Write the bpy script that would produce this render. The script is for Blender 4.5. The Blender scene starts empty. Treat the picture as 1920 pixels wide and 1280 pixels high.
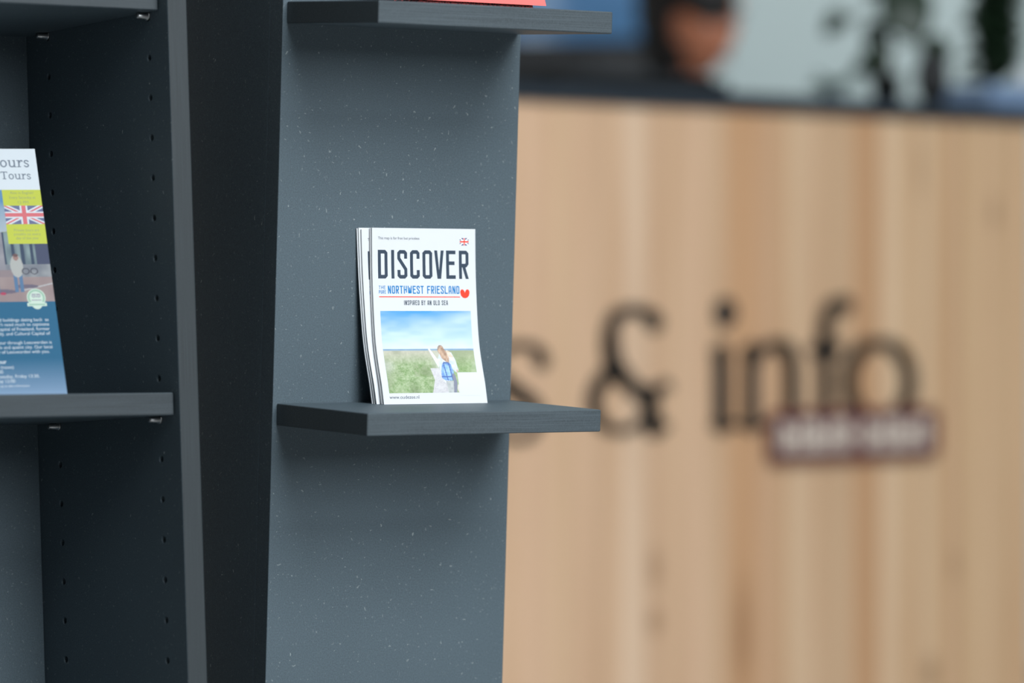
import bpy, bmesh, math, random
from mathutils import Vector, Matrix
C = bpy.context.scene.collection
S = bpy.context.scene
PI = math.pi
random.seed(5)

# ------------------------------------------------------------------ camera
CZ = 0.80                       # camera height above the floor
F_PX = 8487.6
TH = 0.64765                    # yaw of the display furniture
PITCH = 0.00589
cd = bpy.data.cameras.new('camera'); cam = bpy.data.objects.new('camera', cd); C.objects.link(cam)
cam.location = (0, 0, CZ); cam.rotation_euler = (PI/2 - PITCH, 0, 0)
cd.sensor_width = 36; cd.lens = F_PX/1920*36
cd.clip_start = 0.05; cd.clip_end = 100
cd.dof.use_dof = True; cd.dof.focus_distance = 3.69; cd.dof.aperture_fstop = 3.15; cd.dof.aperture_blades = 9
S.camera = cam
# ------------------------------------------------------------------ world, lamps, exposure
wd = bpy.data.worlds.new('world'); S.world = wd; wd.use_nodes = True
wd.node_tree.nodes['Background'].inputs[0].default_value = (0.72, 0.84, 1.0, 1)
wd.node_tree.nodes['Background'].inputs[1].default_value = 0.055
def lamp(name, loc, target, sx, sy, power, col):
    l = bpy.data.lights.new(name, 'AREA'); l.shape = 'RECTANGLE'; l.size = sx; l.size_y = sy
    l.energy = power; l.color = col
    o = bpy.data.objects.new(name, l); C.objects.link(o); o.location = loc
    o.rotation_euler = (Vector(target)-Vector(loc)).to_track_quat('-Z', 'Y').to_euler()
    return o
lamp('window_light', (4.6, -1.4, 2.9), (0.4, 4.6, 0.8), 3.6, 2.4, 300, (0.86, 0.94, 1.0))
lamp('ceiling_light', (2.3, 1.4, 4.1), (0.5, 4.5, 0.6), 3.4, 2.6, 330, (0.90, 0.96, 1.0))
lamp('back_room_light', (1.6, 8.4, 4.15), (1.4, 10.0, 1.2), 3.0, 1.2, 80, (0.88, 0.96, 1.0))
S.view_settings.view_transform = 'Standard'; S.view_settings.look = 'None'
S.view_settings.gamma = 1; S.view_settings.use_curve_mapping = False
S.view_settings.exposure = 0.0

# ------------------------------------------------------------------ frames
def frame(ox, oy, oz, al):
    w = Vector((math.cos(TH), math.sin(TH), 0)); n = Vector((math.sin(TH), -math.cos(TH), 0)); up = Vector((0, 0, 1))
    h = math.cos(al)*up + math.sin(al)*n; v = math.cos(al)*n - math.sin(al)*up
    M = Matrix((w, -v, h)).transposed().to_4x4(); M.translation = Vector((ox, oy, oz+CZ)); return M
FA = frame(-0.18991, 3.65545, -0.07141, 0.04701)      # origin: shelf top meets the panel's face, left end
FB = frame(-0.26269, 3.5768, -0.06097, -0.05534)      # origin: right side board's inner front edge at shelf top
def L(u, v, h): return Vector((u, -v, h))
def px(x, y, d):
    """world point at depth d seen at pixel x, y"""
    X = (x-960)/F_PX; Y = (640-y)/F_PX; c, s = math.cos(PITCH), math.sin(PITCH)
    dy = c + Y*s; dz = Y*c - s
    return Vector((X*d/dy, d, CZ + dz*d/dy))

# ------------------------------------------------------------------ materials
def srgb(*c):
    return tuple(((x/255)/12.92 if x/255 <= .04045 else ((x/255+.055)/1.055)**2.4) for x in c)
def mat(name, col, rough=.5, spec=.5, metal=0):
    m = bpy.data.materials.new(name); m.use_nodes = True
    b = m.node_tree.nodes['Principled BSDF']
    b.inputs['Base Color'].default_value = (*col, 1); b.inputs['Roughness'].default_value = rough
    b.inputs['Specular IOR Level'].default_value = spec; b.inputs['Metallic'].default_value = metal
    return m
def N(m, t, **kw):
    n = m.node_tree.nodes.new(t)
    for k, v in kw.items():
        if k in n.inputs: n.inputs[k].default_value = v
        else: setattr(n, k, v)
    return n
def ln(m, a, b): m.node_tree.links.new(a, b)
def mathn(m, op, a, b=None, c=None):
    n = N(m, 'ShaderNodeMath', operation=op)
    for i, x in enumerate((a, b, c)):
        if x is None: continue
        if isinstance(x, (int, float)): n.inputs[i].default_value = x
        else: ln(m, x, n.inputs[i])
    return n.outputs[0]
def mixc(m, fac, a, b):
    n = N(m, 'ShaderNodeMix', data_type='RGBA')
    for i, x in ((0, fac), (6, a), (7, b)):
        if isinstance(x, (int, float)): n.inputs[i].default_value = x
        elif isinstance(x, tuple): n.inputs[i].default_value = (*x, 1)
        else: ln(m, x, n.inputs[i])
    return n.outputs[2]
def ramp(m, x, a, b):
    n = N(m, 'ShaderNodeMapRange'); ln(m, x, n.inputs[0])
    n.inputs[1].default_value = a; n.inputs[2].default_value = b; return n.outputs[0]

def board_material(name, col, edge=False):
    """black through-dyed fibreboard: faint mottling and pale wood fibres; sawn edges show fine layers"""
    m = mat(name, col, .52, .45); b = m.node_tree.nodes['Principled BSDF']
    tc = N(m, 'ShaderNodeTexCoord')
    nz = N(m, 'ShaderNodeTexNoise', Scale=900.0, Detail=4.0); ln(m, tc.outputs['Object'], nz.inputs['Vector'])
    big = N(m, 'ShaderNodeTexNoise', Scale=9.0, Detail=3.0); ln(m, tc.outputs['Object'], big.inputs['Vector'])
    c = mixc(m, ramp(m, nz.outputs[0], .35, .7), tuple(x*.82 for x in col), tuple(x*1.22 for x in col))
    c = mixc(m, mathn(m, 'MULTIPLY', ramp(m, big.outputs[0], .35, .7), .22), c, tuple(x*1.35 for x in col))
    if edge:
        mp = N(m, 'ShaderNodeMapping'); mp.inputs['Scale'].default_value = (14, 500, 1500) if edge == 'H' else (1500, 500, 14)
        ln(m, tc.outputs['Object'], mp.inputs['Vector'])
        st = N(m, 'ShaderNodeTexNoise', Scale=1.0, Detail=2.0); ln(m, mp.outputs[0], st.inputs['Vector'])
        c = mixc(m, mathn(m, 'MULTIPLY', ramp(m, st.outputs[0], .38, .66), .55), c, tuple(x*1.75 for x in col))
    else:
        # pale fibres: short curved slivers cut from distorted voronoi cells, kept sparse by a second cell noise
        ds = N(m, 'ShaderNodeTexNoise', Scale=160.0, Detail=1.0); ln(m, tc.outputs['Object'], ds.inputs['Vector'])
        va = N(m, 'ShaderNodeVectorMath', operation='SCALE'); ln(m, ds.outputs['Color'], va.inputs[0]); va.inputs['Scale'].default_value = .0075
        vb = N(m, 'ShaderNodeVectorMath', operation='ADD'); ln(m, tc.outputs['Object'], vb.inputs[0]); ln(m, va.outputs[0], vb.inputs[1])
        for sc, rad, keep, amt, sq in ((105, .062, .42, .85, (1, 1, .42)), (210, .11, .45, .40, (.55, 1, 1)), (60, .034, .5, 1.0, (.5, 1, .8)), (330, .18, .40, .22, (1, 1, .6))):
            mp = N(m, 'ShaderNodeMapping'); mp.inputs['Scale'].default_value = sq; mp.inputs['Rotation'].default_value = (0, sc*.01, 0)
            ln(m, vb.outputs[0], mp.inputs['Vector'])
            v = N(m, 'ShaderNodeTexVoronoi', Scale=float(sc)); ln(m, mp.outputs[0], v.inputs['Vector'])
            near = mathn(m, 'LESS_THAN', v.outputs['Distance'], rad)
            sep = N(m, 'ShaderNodeSeparateColor'); ln(m, v.outputs['Color'], sep.inputs[0])
            k = mathn(m, 'GREATER_THAN', sep.outputs[0], keep)
            f = mathn(m, 'MULTIPLY', mathn(m, 'MULTIPLY', near, k), mathn(m, 'MULTIPLY', sep.outputs[1], amt))
            c = mixc(m, f, c, (.50, .54, .52))
    ln(m, c, b.inputs['Base Color'])
    bp = N(m, 'ShaderNodeBump', Strength=.12, Distance=.0004); ln(m, nz.outputs[0], bp.inputs['Height']); ln(m, bp.outputs[0], b.inputs['Normal'])
    return m
DK = (.074, .102, .120)
M_BOARD = board_material('black_fibreboard', DK)
M_EDGE_H = board_material('black_fibreboard_sawn_edge', (.048, .061, .069), 'H')
M_EDGE_V = board_material('shaded_fibreboard_upright_edge', (.019, .025, .028), 'V')  # bookcase uprights: dimmer light on the bookcase is put into this darker colour
M_EDGE_B = board_material('shaded_fibreboard_sawn_edge', (.027, .035, .040), 'H')  # bookcase shelves: same sawn edge, shade painted in as a darker copy
M_PAPER = mat('white_paper', (.725, .735, .75), .4, .4)
M_PAGES = mat('paper_edges', (.86, .88, .89), .7, .2)
bp_ = M_PAGES.node_tree.nodes['Principled BSDF']; bp_.inputs['Subsurface Weight'].default_value = .7; bp_.inputs['Subsurface Radius'].default_value = (1, 1, 1); bp_.inputs['Subsurface Scale'].default_value = .003
M_PAPER2 = mat('dimmed_matt_paper', (.56, .60, .63), .6, .3)  # brochure white greyed to imitate the dimmer light at the bookcase
M_STEEL = mat('steel_pin', (.45, .45, .45), .3, .5, 1)
M_WALL = mat('wall_paint', srgb(196, 208, 206), .8, .2)

def attr_mat(name, rough=.4, spec=.5):
    m = mat(name, (1, 1, 1), rough, spec)
    a = N(m, 'ShaderNodeVertexColor'); a.layer_name = 'tone'
    ln(m, a.outputs[0], m.node_tree.nodes['Principled BSDF'].inputs['Base Color']); return m

# ------------------------------------------------------------------ helpers
def tag(o, label=None, cat=None, group=None, kind=None):
    if label: o['label'] = label
    if cat: o['category'] = cat
    if group: o['group'] = group
    if kind: o['kind'] = kind
    return o
def empty(name, M, label, cat, group=None):
    o = bpy.data.objects.new(name, None); C.objects.link(o); o.matrix_world = M
    o.empty_display_size = .05
    return tag(o, label, cat, group)
def link(name, me, parent=None, label=None):
    o = bpy.data.objects.new(name, me); C.objects.link(o)
    if parent: o.parent = parent
    if label: o['label'] = label
    return o
def mesh(name, verts, faces, mats, parent=None, idx=None, smooth=False, label=None, bevel=0, colors=None):
    me = bpy.data.meshes.new(name); me.from_pydata([tuple(v) for v in verts], [], faces)
    for m in (mats if isinstance(mats, (list, tuple)) else [mats]): me.materials.append(m)
    if idx:
        for p, i in zip(me.polygons, idx): p.material_index = i
    if smooth:
        for p in me.polygons: p.use_smooth = True
    if colors:
        ca = me.color_attributes.new('tone', 'FLOAT_COLOR', 'POINT')
        for i, c in enumerate(colors): ca.data[i].color = (*c, 1)
    me.update()
    o = link(name, me, parent, label)
    if bevel:
        bm = bmesh.new(); bm.from_mesh(me); bmesh.ops.recalc_face_normals(bm, faces=bm.faces)
        bm.to_mesh(me); bm.free()
        b = o.modifiers.new('bevel', 'BEVEL'); b.width = bevel; b.segments = 2; b.limit_method = 'ANGLE'; b.harden_normals = True
        for p in me.polygons: p.use_smooth = True
    return o
BOXF = [(0, 3, 2, 1), (4, 5, 6, 7), (0, 1, 5, 4), (1, 2, 6, 5), (2, 3, 7, 6), (3, 0, 4, 7)]
def boxv(u0, u1, v0, v1, h0, h1):
    """v0/v1 measured outwards (towards the front)"""
    return [L(u0, v1, h0), L(u1, v1, h0), L(u1, v0, h0), L(u0, v0, h0), L(u0, v1, h1), L(u1, v1, h1), L(u1, v0, h1), L(u0, v0, h1)]
# faces: bottom, top, front(v1), right(u1), back, left
def box(name, u0, u1, v0, v1, h0, h1, m, parent, bevel=.0008, label=None, edge=None):
    mats = [m] + ([edge] if edge else [])
    return mesh(name, boxv(u0, u1, v0, v1, h0, h1), BOXF, mats, parent, [0, 0, 1, 0, 0, 0] if edge else None, bevel=bevel, label=label)
def wbox(name, a, b, m, parent=None, bevel=0, label=None):
    x0, y0, z0 = a; x1, y1, z1 = b
    v = [(x0, y0, z0), (x1, y0, z0), (x1, y1, z0), (x0, y1, z0), (x0, y0, z1), (x1, y0, z1), (x1, y1, z1), (x0, y1, z1)]
    return mesh(name, v, BOXF, m, parent, bevel=bevel, label=label)
def floor_h(F, u, v):
    """height along the leaning frame at which a board meets the floor"""
    p0 = F @ L(u, v, 0); hz = (F.to_3x3() @ Vector((0, 0, 1))).z
    return -p0.z/hz
def upright(name, F, u0, u1, v0, v1, h1, m, parent, edge=None, label=None):
    """board running down to the floor, its foot cut level"""
    vs = [L(u0, v1, floor_h(F, u0, v1)), L(u1, v1, floor_h(F, u1, v1)), L(u1, v0, floor_h(F, u1, v0)), L(u0, v0, floor_h(F, u0, v0)),
          L(u0, v1, h1), L(u1, v1, h1), L(u1, v0, h1), L(u0, v0, h1)]
    return mesh(name, vs, BOXF, [m] + ([edge] if edge else []), parent, [0, 0, 1, 0, 0, 0] if edge else None, bevel=.0008, label=label)
def evalmesh(o):
    dg = bpy.context.evaluated_depsgraph_get(); dg.update()
    return bpy.data.meshes.new_from_object(o.evaluated_get(dg))

# ------------------------------------------------------------------ room
def struct(name, *a, **k):
    o = wbox(name, *a, **k); o['kind'] = 'structure'; return o
m_floor = mat('concrete_floor', (.30, .30, .29), .55)
fn = N(m_floor, 'ShaderNodeTexNoise', Scale=3.0, Detail=6.0)
ln(m_floor, mixc(m_floor, fn.outputs[0], (.24, .24, .235), (.36, .36, .35)), m_floor.node_tree.nodes['Principled BSDF'].inputs['Base Color'])
struct('floor', (-4.5, -3, -.1), (6.5, 10.6, 0), m_floor)
struct('wall_back', (-4.5, 10.4, 0), (6.5, 10.6, 4.3), M_WALL)
struct('wall_left', (-4.7, -3, 0), (-4.5, 10.6, 4.3), mat('warm_wall_paint', (.62, .53, .46), .8))
struct('ceiling', (-4.7, -3, 4.3), (6.7, 10.6, 4.4), mat('ceiling_paint', (.5, .5, .5), .9))
struct('baseboard_back', (-4.5, 10.38, 0), (6.5, 10.4, .1), M_WALL)

# ------------------------------------------------------------------ display column with two shelves
W, D, H, T = .23352, .12713, .32395, .018
col = empty('display_column', FA @ Matrix.Translation(L(.116, 0, floor_h(FA, .116, 0))), 'tall forward-leaning black fibreboard column carrying two small ledges', 'display stand')
def under(root, F):            # children given in frame coordinates
    return root.matrix_world.inverted() @ F
def put(o, root, F): o.matrix_local = under(root, F); return o
UL, UR = -.0040, .2367
put(upright('front_panel', FA, UL, UR, -T, 0, .98, M_BOARD, col), col, FA)
put(upright('side_panel', FA, UL, UL+T, -.34, -T, .98, M_BOARD, col), col, FA)
put(upright('side_panel', FA, UR-T, UR, -.34, -T, .98, M_BOARD, col), col, FA)
put(upright('back_panel', FA, UL+T, UR-T, -.34, -.34+T, .98, M_BOARD, col), col, FA)
put(box('top_panel', UL, UR, -.34, 0, .98, .98+T, M_BOARD, col), col, FA)
for hh in (0, H):
    s = put(mesh('shelf', boxv(0, W, 0, D, hh-T, hh), BOXF, [M_BOARD, M_EDGE_H], col, [0, 0, 1, 1, 0, 1], bevel=.0011), col, FA)

# ------------------------------------------------------------------ bookcase on the left
DP = .21658; BW = .62
bc = empty('bookcase', FB @ Matrix.Translation(L(-BW/2, -DP/2, floor_h(FB, -BW/2, -DP/2))), 'wide open black fibreboard bookcase leaning backwards, with rows of pin holes', 'bookcase')
HF, HB, HZ, PT = .02973, .18358, -.08404, .032
def side_board(u0, u1, inner):
    o = upright('side_panel', FB, u0, u1, -DP-T, 0, 1.02, M_BOARD, bc, edge=M_EDGE_V)
    bm = bmesh.new()
    for k in range(-9, 24):
        for hv in (HF, HB):
            Mx = Matrix.Translation(L(inner, -hv, HZ+k*PT)) @ Matrix.Rotation(PI/2, 4, 'Y')
            bmesh.ops.create_cone(bm, cap_ends=True, segments=16, radius1=.0025, radius2=.0025, depth=.02, matrix=Mx)
    me = bpy.data.meshes.new('t'); bm.to_mesh(me); bm.free(); cut = link('t', me)
    md = o.modifiers.new('b', 'BOOLEAN'); md.object = cut; md.operation = 'DIFFERENCE'; md.solver = 'EXACT'
    bv = o.modifiers.get('bevel'); o.modifiers.remove(bv)
    o.parent = None; nm = evalmesh(o); o.modifiers.clear(); o.data = nm; nm.name = 'side_panel'
    for p in nm.polygons: p.use_smooth = False
    bpy.data.objects.remove(cut); o.parent = bc
    bv = o.modifiers.new('bevel', 'BEVEL'); bv.width = .0009; bv.segments = 2; bv.limit_method = 'ANGLE'; bv.angle_limit = math.radians(60)
    put(o, bc, FB); return o
side_board(0, T, 0)
side_board(-BW-T, -BW, -BW)
put(upright('back_panel', FB, -BW, 0, -DP-T, -DP, 1.02, M_BOARD, bc), bc, FB)
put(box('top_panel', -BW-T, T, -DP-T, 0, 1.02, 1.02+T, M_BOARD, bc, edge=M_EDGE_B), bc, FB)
def pin(u, v, h, sgn, parent, F):
    vs, fs = [], []
    prof = [(0, .0024), (.004, .0024), (.004, .0036), (.0055, .0036), (.0055, .0025), (.0135, .0025), (.0145, .0020), (.0145, 0.0002)]
    n = 14
    for (d, r) in prof:
        for k in range(n):
            a = 2*PI*k/n; vs.append(L(u+sgn*d-sgn*.004, v+r*math.cos(a), h+r*math.sin(a)))
    for i in range(len(prof)-1):
        for k in range(n): fs.append((i*n+k, i*n+(k+1) % n, (i+1)*n+(k+1) % n, (i+1)*n+k))
    o = mesh('shelf_pin', vs, fs, M_STEEL, parent, smooth=True)
    return o
for hh, g in ((.322, .0122), (0, .0069), (-.288, .007)):
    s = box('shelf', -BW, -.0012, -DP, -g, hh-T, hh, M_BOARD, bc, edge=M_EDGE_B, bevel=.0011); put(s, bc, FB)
    for (u, sg) in ((0, -1), (-BW, 1)):
        for hv in (HF, HB):
            p = pin(u, -hv, hh-T-.0027, sg, s, FB)

# ------------------------------------------------------------------ 2D drawing kit (millimetres) for print
class Ink:
    def __init__(s): s.v = []; s.f = []; s.m = []
    def poly(s, pts, k=0):
        b = len(s.v); s.v += [tuple(p) for p in pts]; s.f.append(tuple(range(b, b+len(pts)))); s.m.append(k)
    def rect(s, x0, y0, x1, y1, k=0): s.poly([(x0, y0), (x1, y0), (x1, y1), (x0, y1)], k)
    def disc(s, x, y, r, k=0, n=20, ry=None): s.poly([(x+r*math.cos(2*PI*i/n), y+(ry or r)*math.sin(2*PI*i/n)) for i in range(n)], k)
    def stroke(s, pts, w, k=0, cap=True):
        ws = w if isinstance(w, (list, tuple)) else [w]*len(pts)
        for (a, b, wa, wb) in zip(pts, pts[1:], ws, ws[1:]):
            dx, dy = b[0]-a[0], b[1]-a[1]; l = math.hypot(dx, dy) or 1; nx, ny = -dy/l/2, dx/l/2
            s.poly([(a[0]-nx*wa, a[1]-ny*wa), (b[0]-nx*wb, b[1]-ny*wb), (b[0]+nx*wb, b[1]+ny*wb), (a[0]+nx*wa, a[1]+ny*wa)], k)
        for i in range(0 if cap else 1, len(pts) - (0 if cap else 1)): s.disc(pts[i][0], pts[i][1], ws[i]/2, k, 8)
    def strip(s, pts, w, k=0):
        """mitred band without overlaps"""
        closed = math.hypot(pts[0][0]-pts[-1][0], pts[0][1]-pts[-1][1]) < 1e-6
        P = pts[:-1] if closed else pts; n = len(P); L_, R_ = [], []
        for i in range(n):
            a = P[i-1] if (i or closed) else None; b = P[i]; c = P[(i+1) % n] if (i < n-1 or closed) else None
            ns = []
            for (p, q) in ((a, b), (b, c)):
                if p is None or q is None: continue
                l = math.hypot(q[0]-p[0], q[1]-p[1]) or 1; ns.append((-(q[1]-p[1])/l, (q[0]-p[0])/l))
            if len(ns) == 1: m = ns[0]; f = 1
            else:
                mx, my = ns[0][0]+ns[1][0], ns[0][1]+ns[1][1]; l = math.hypot(mx, my) or 1; m = (mx/l, my/l); f = min(2.2, 1/max(.2, m[0]*ns[0][0]+m[1]*ns[0][1]))
            L_.append((b[0]+m[0]*w/2*f, b[1]+m[1]*w/2*f)); R_.append((b[0]-m[0]*w/2*f, b[1]-m[1]*w/2*f))
        for i in range(n if closed else n-1): j = (i+1) % n; s.poly([R_[i], R_[j], L_[j], L_[i]], k)
    def ring(s, x, y, rx, ry, sx, sy, k=0, a0=0, a1=360, n=28):
        for i in range(n):
            t0, t1 = (math.radians(a0+(a1-a0)*j/n) for j in (i, i+1))
            s.poly([(x+rx*math.cos(t0), y+ry*math.sin(t0)), (x+rx*math.cos(t1), y+ry*math.sin(t1)),
                    (x+(rx-sx)*math.cos(t1), y+(ry-sy)*math.sin(t1)), (x+(rx-sx)*math.cos(t0), y+(ry-sy)*math.sin(t0))], k)
    def text(s, txt, x, y, size, k=0, width=None, right=False, off=0, shear=0):
        cu = bpy.data.curves.new('t', 'FONT'); cu.body = txt; cu.size = size; cu.resolution_u = 3; cu.offset = off; cu.shear = shear
        o = bpy.data.objects.new('t', cu); C.objects.link(o); me = evalmesh(o)
        xs = [v.co.x for v in me.vertices] or [0]; x0, x1 = min(xs), max(xs); sx = width/(x1-x0) if width else 1
        ox = x - (x1*sx if right else x0*sx)
        for p in me.polygons: s.poly([(ox+me.vertices[i].co.x*sx, y+me.vertices[i].co.y) for i in p.vertices], k)
        bpy.data.objects.remove(o); bpy.data.meshes.remove(me); bpy.data.curves.remove(cu)
GL = {'D': [[(0,0),(0,1),(.8,1),(1,.94),(1,.06),(.8,0),(0,0)]], 'I': [[(0,0),(0,1)]],
 'S': [[(1,.80),(1,.94),(.8,1),(.2,1),(0,.94),(0,.74),(1,.30),(1,.06),(.8,0),(.2,0),(0,.06),(0,.20)]],
 'C': [[(1,.80),(1,.94),(.8,1),(.2,1),(0,.94),(0,.06),(.2,0),(.8,0),(1,.06),(1,.20)]],
 'O': [[(0,.06),(0,.94),(.2,1),(.8,1),(1,.94),(1,.06),(.8,0),(.2,0),(0,.06)]], 'V': [[(0,1),(.5,0),(1,1)]],
 'E': [[(1,1),(0,1),(0,0),(1,0)], [(0,.56),(.85,.56)]], 'R': [[(0,0),(0,1),(.8,1),(1,.94),(1,.55),(.8,.47),(.05,.47)], [(.45,.45),(1,0)]],
 'N': [[(0,0),(0,1),(1,0),(1,1)]], 'T': [[(0,1),(1,1)], [(.5,1),(.5,0)]], 'H': [[(0,0),(0,1)], [(1,0),(1,1)], [(0,.5),(1,.5)]],
 'W': [[(0,1),(.12,.06),(.38,.06),(.5,.75)], [(.5,.75),(.62,.06),(.88,.06),(1,1)]], 'F': [[(0,0),(0,1),(1,1)], [(0,.52),(.8,.52)]],
 'L': [[(0,1),(0,0),(1,0)]], 'A': [[(0,0),(.1,.9),(.3,1),(.7,1),(.9,.9),(1,0)], [(.08,.32),(.92,.32)]],
 'P': [[(0,0),(0,1),(.8,1),(1,.94),(1,.5),(.8,.42),(0,.42)]], 'U': [[(0,1),(0,.06),(.2,0),(.8,0),(1,.06),(1,1)]],
 'B': [[(0,0),(0,1),(.75,1),(.9,.92),(.9,.62),(.75,.54),(0,.54)], [(.75,.54),(1,.46),(1,.06),(.8,0),(0,0)]], 'Y': [[(0,1),(.5,.5),(1,1)], [(.5,.5),(.5,0)]]}
def tglyph(ink, c, x0, wd_, y0, y1, sw, k):
    if c == 'I': ink.rect(x0+wd_/2-sw/2, y0, x0+wd_/2+sw/2, y1, k); return
    x1 = x0+wd_; cx = (x0+x1)/2
    if c == 'V': ink.poly([(cx-sw*.62, y0), (cx+sw*.25, y0), (x0+sw, y1), (x0, y1)], k); ink.poly([(cx-sw*.25, y0), (cx+sw*.62, y0), (x1, y1), (x1-sw, y1)], k); return
    if c == 'N': ink.rect(x0, y0, x0+sw, y1, k); ink.rect(x1-sw, y0, x1, y1, k); ink.poly([(x1-sw*1.05, y0), (x1, y0), (x0+sw*1.05, y1), (x0, y1)], k); return
    if c == 'R': ym = y0+sw/2+.47*(y1-y0-sw); ink.poly([(x1-sw*1.05, y0), (x1, y0), (x0+wd_*.5+sw*.4, ym), (x0+wd_*.5-sw*.65, ym)], k)
    for si, st in enumerate(GL[c]):
        if c == 'R' and si == 1: continue
        pts = [(x0+sw/2+a[0]*(wd_-sw), y0+sw/2+a[1]*(y1-y0-sw)) for a in st]
        def push(i, j, d):      # move end i away from (+) or towards (-) its neighbour j
            l = math.hypot(pts[i][0]-pts[j][0], pts[i][1]-pts[j][1]); f = d/l
            pts[i] = (pts[i][0]+(pts[i][0]-pts[j][0])*f, pts[i][1]+(pts[i][1]-pts[j][1])*f)
        closed = st[0] == st[-1]
        if not closed:
            push(0, 1, sw/2 if si == 0 else -sw/2)
            if c in 'RPB' and st[-1][0] <= .05: pts[-1] = (x0+sw, pts[-1][1])
            elif c in 'H' and si == 2 or c == 'A' and si == 1: push(-1, -2, -sw/2)
            else: push(-1, -2, sw/2)
        ink.strip(pts, sw, k)
def techno(ink, txt, x0, x1, y0, y1, sw, k, gap=.35, spacew=.5):
    """condensed squared lettering fitted between x0 and x1"""
    units = sum((spacew if c == ' ' else (.30 if c == 'I' else 1.35 if c == 'W' else 1)) for c in txt) + gap*(len(txt)-1)
    u = (x1-x0)/units; x = x0
    for c in txt:
        if c == ' ': x += u*(spacew+gap); continue
        wd_ = u*(.30 if c == 'I' else 1.35 if c == 'W' else 1)
        tglyph(ink, c, x, wd_, y0, y1, sw, k)
        x += wd_ + u*gap
def slab(ink, txt, xr, y, xh, k):
    """slab serif lettering, right aligned at xr, x-height xh"""
    s = xh*.20; wid = {'o': 1.08, 'u': 1.22, 'r': .88, 's': .86, 'e': 1.0, 'T': 1.35, ' ': .5}
    x = xr - sum(wid[c]*xh for c in txt)
    for c in txt:
        w = wid[c]*xh*.94
        if c == 'o': ink.ring(x+w/2, y+xh/2, w*.46, xh*.52, s, s*.85, k)
        elif c == 'e':
            ink.ring(x+w/2, y+xh/2, w*.46, xh*.52, s, s*.85, k, 0, 320); ink.rect(x+w*.08, y+xh*.46, x+w*.94, y+xh*.60, k)
        elif c == 'u':
            ink.rect(x+w*.12, y+xh*.25, x+w*.12+s, y+xh, k); ink.rect(x+w*.68, y, x+w*.68+s, y+xh, k)
            ink.ring(x+w*.47, y+xh*.34, w*.35, xh*.36, s, s*.9, k, 180, 360)
            ink.rect(x, y+xh*.88, x+w*.28, y+xh, k); ink.rect(x+w*.56, y+xh*.88, x+w*.84, y+xh, k); ink.rect(x+w*.68, y, x+w, y+xh*.12, k)
        elif c == 'r':
            ink.rect(x+w*.20, y, x+w*.20+s, y+xh, k); ink.rect(x, y, x+w*.62, y+xh*.12, k); ink.rect(x, y+xh*.88, x+w*.38, y+xh, k)
            ink.ring(x+w*.72, y+xh*.60, w*.40, xh*.42, s, s*.9, k, 60, 180); ink.rect(x+w*.80, y+xh*.74, x+w*.96, y+xh, k)
        elif c == 's':
            ink.stroke([(x+w*.82, y+xh*.80), (x+w*.6, y+xh*.94), (x+w*.3, y+xh*.92), (x+w*.16, y+xh*.74), (x+w*.3, y+xh*.58), (x+w*.66, y+xh*.45),
                        (x+w*.82, y+xh*.27), (x+w*.68, y+xh*.08), (x+w*.36, y+xh*.05), (x+w*.14, y+xh*.2)], s*.85, k)
        elif c == 'T':
            H_ = xh*1.42; ink.rect(x+w*.42, y, x+w*.42+s*1.1, y+H_, k); ink.rect(x+w*.04, y+H_-s*.8, x+w*.98, y+H_, k)
            ink.rect(x+w*.26, y, x+w*.76, y+s*.75, k); ink.rect(x+w*.04, y+H_*.78, x+w*.13, y+H_, k); ink.rect(x+w*.89, y+H_*.78, x+w*.98, y+H_, k)
        x += wid[c]*xh
def union_flag(ink, x0, y0, x1, y1, kb, kw, kr):
    """returns three sheets so that the colours can be laid one over the other"""
    w, h = x1-x0, y1-y0; cx, cy = (x0+x1)/2, (y0+y1)/2
    base, white, red = Ink(), Ink(), Ink()
    base.rect(x0, y0, x1, y1, kb)
    def diag(I, t, k):
        for (a, b, c, d) in ((x0, y0, x1, y1), (x0, y1, x1, y0)):
            sg = 1 if d > b else -1
            tx, ty = t*w, t*h*1.0
            I.poly([(a, b), (a+tx, b), (c, d-sg*ty), (c, d), (c-tx, d), (a, b+sg*ty)], k)
    diag(white, .13, kw); white.rect(cx-w*.10, y0, cx+w*.10, y1, kw); white.rect(x0, cy-h*.17, x1, cy+h*.17, kw)
    diag(red, .045, kr)
    top = Ink(); top.rect(cx-w*.10, y0, cx+w*.10, y1, kw); top.rect(x0, cy-h*.17, cx-w*.10, cy+h*.17, kw); top.rect(cx+w*.10, cy-h*.17, x1, cy+h*.17, kw)
    cross = Ink(); cross.rect(cx-w*.055, y0, cx+w*.055, y1, kr); cross.rect(x0, cy-h*.10, cx-w*.055, cy+h*.10, kr); cross.rect(cx+w*.055, cy-h*.10, x1, cy+h*.10, kr)
    return [base, white, red, top, cross]
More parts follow.
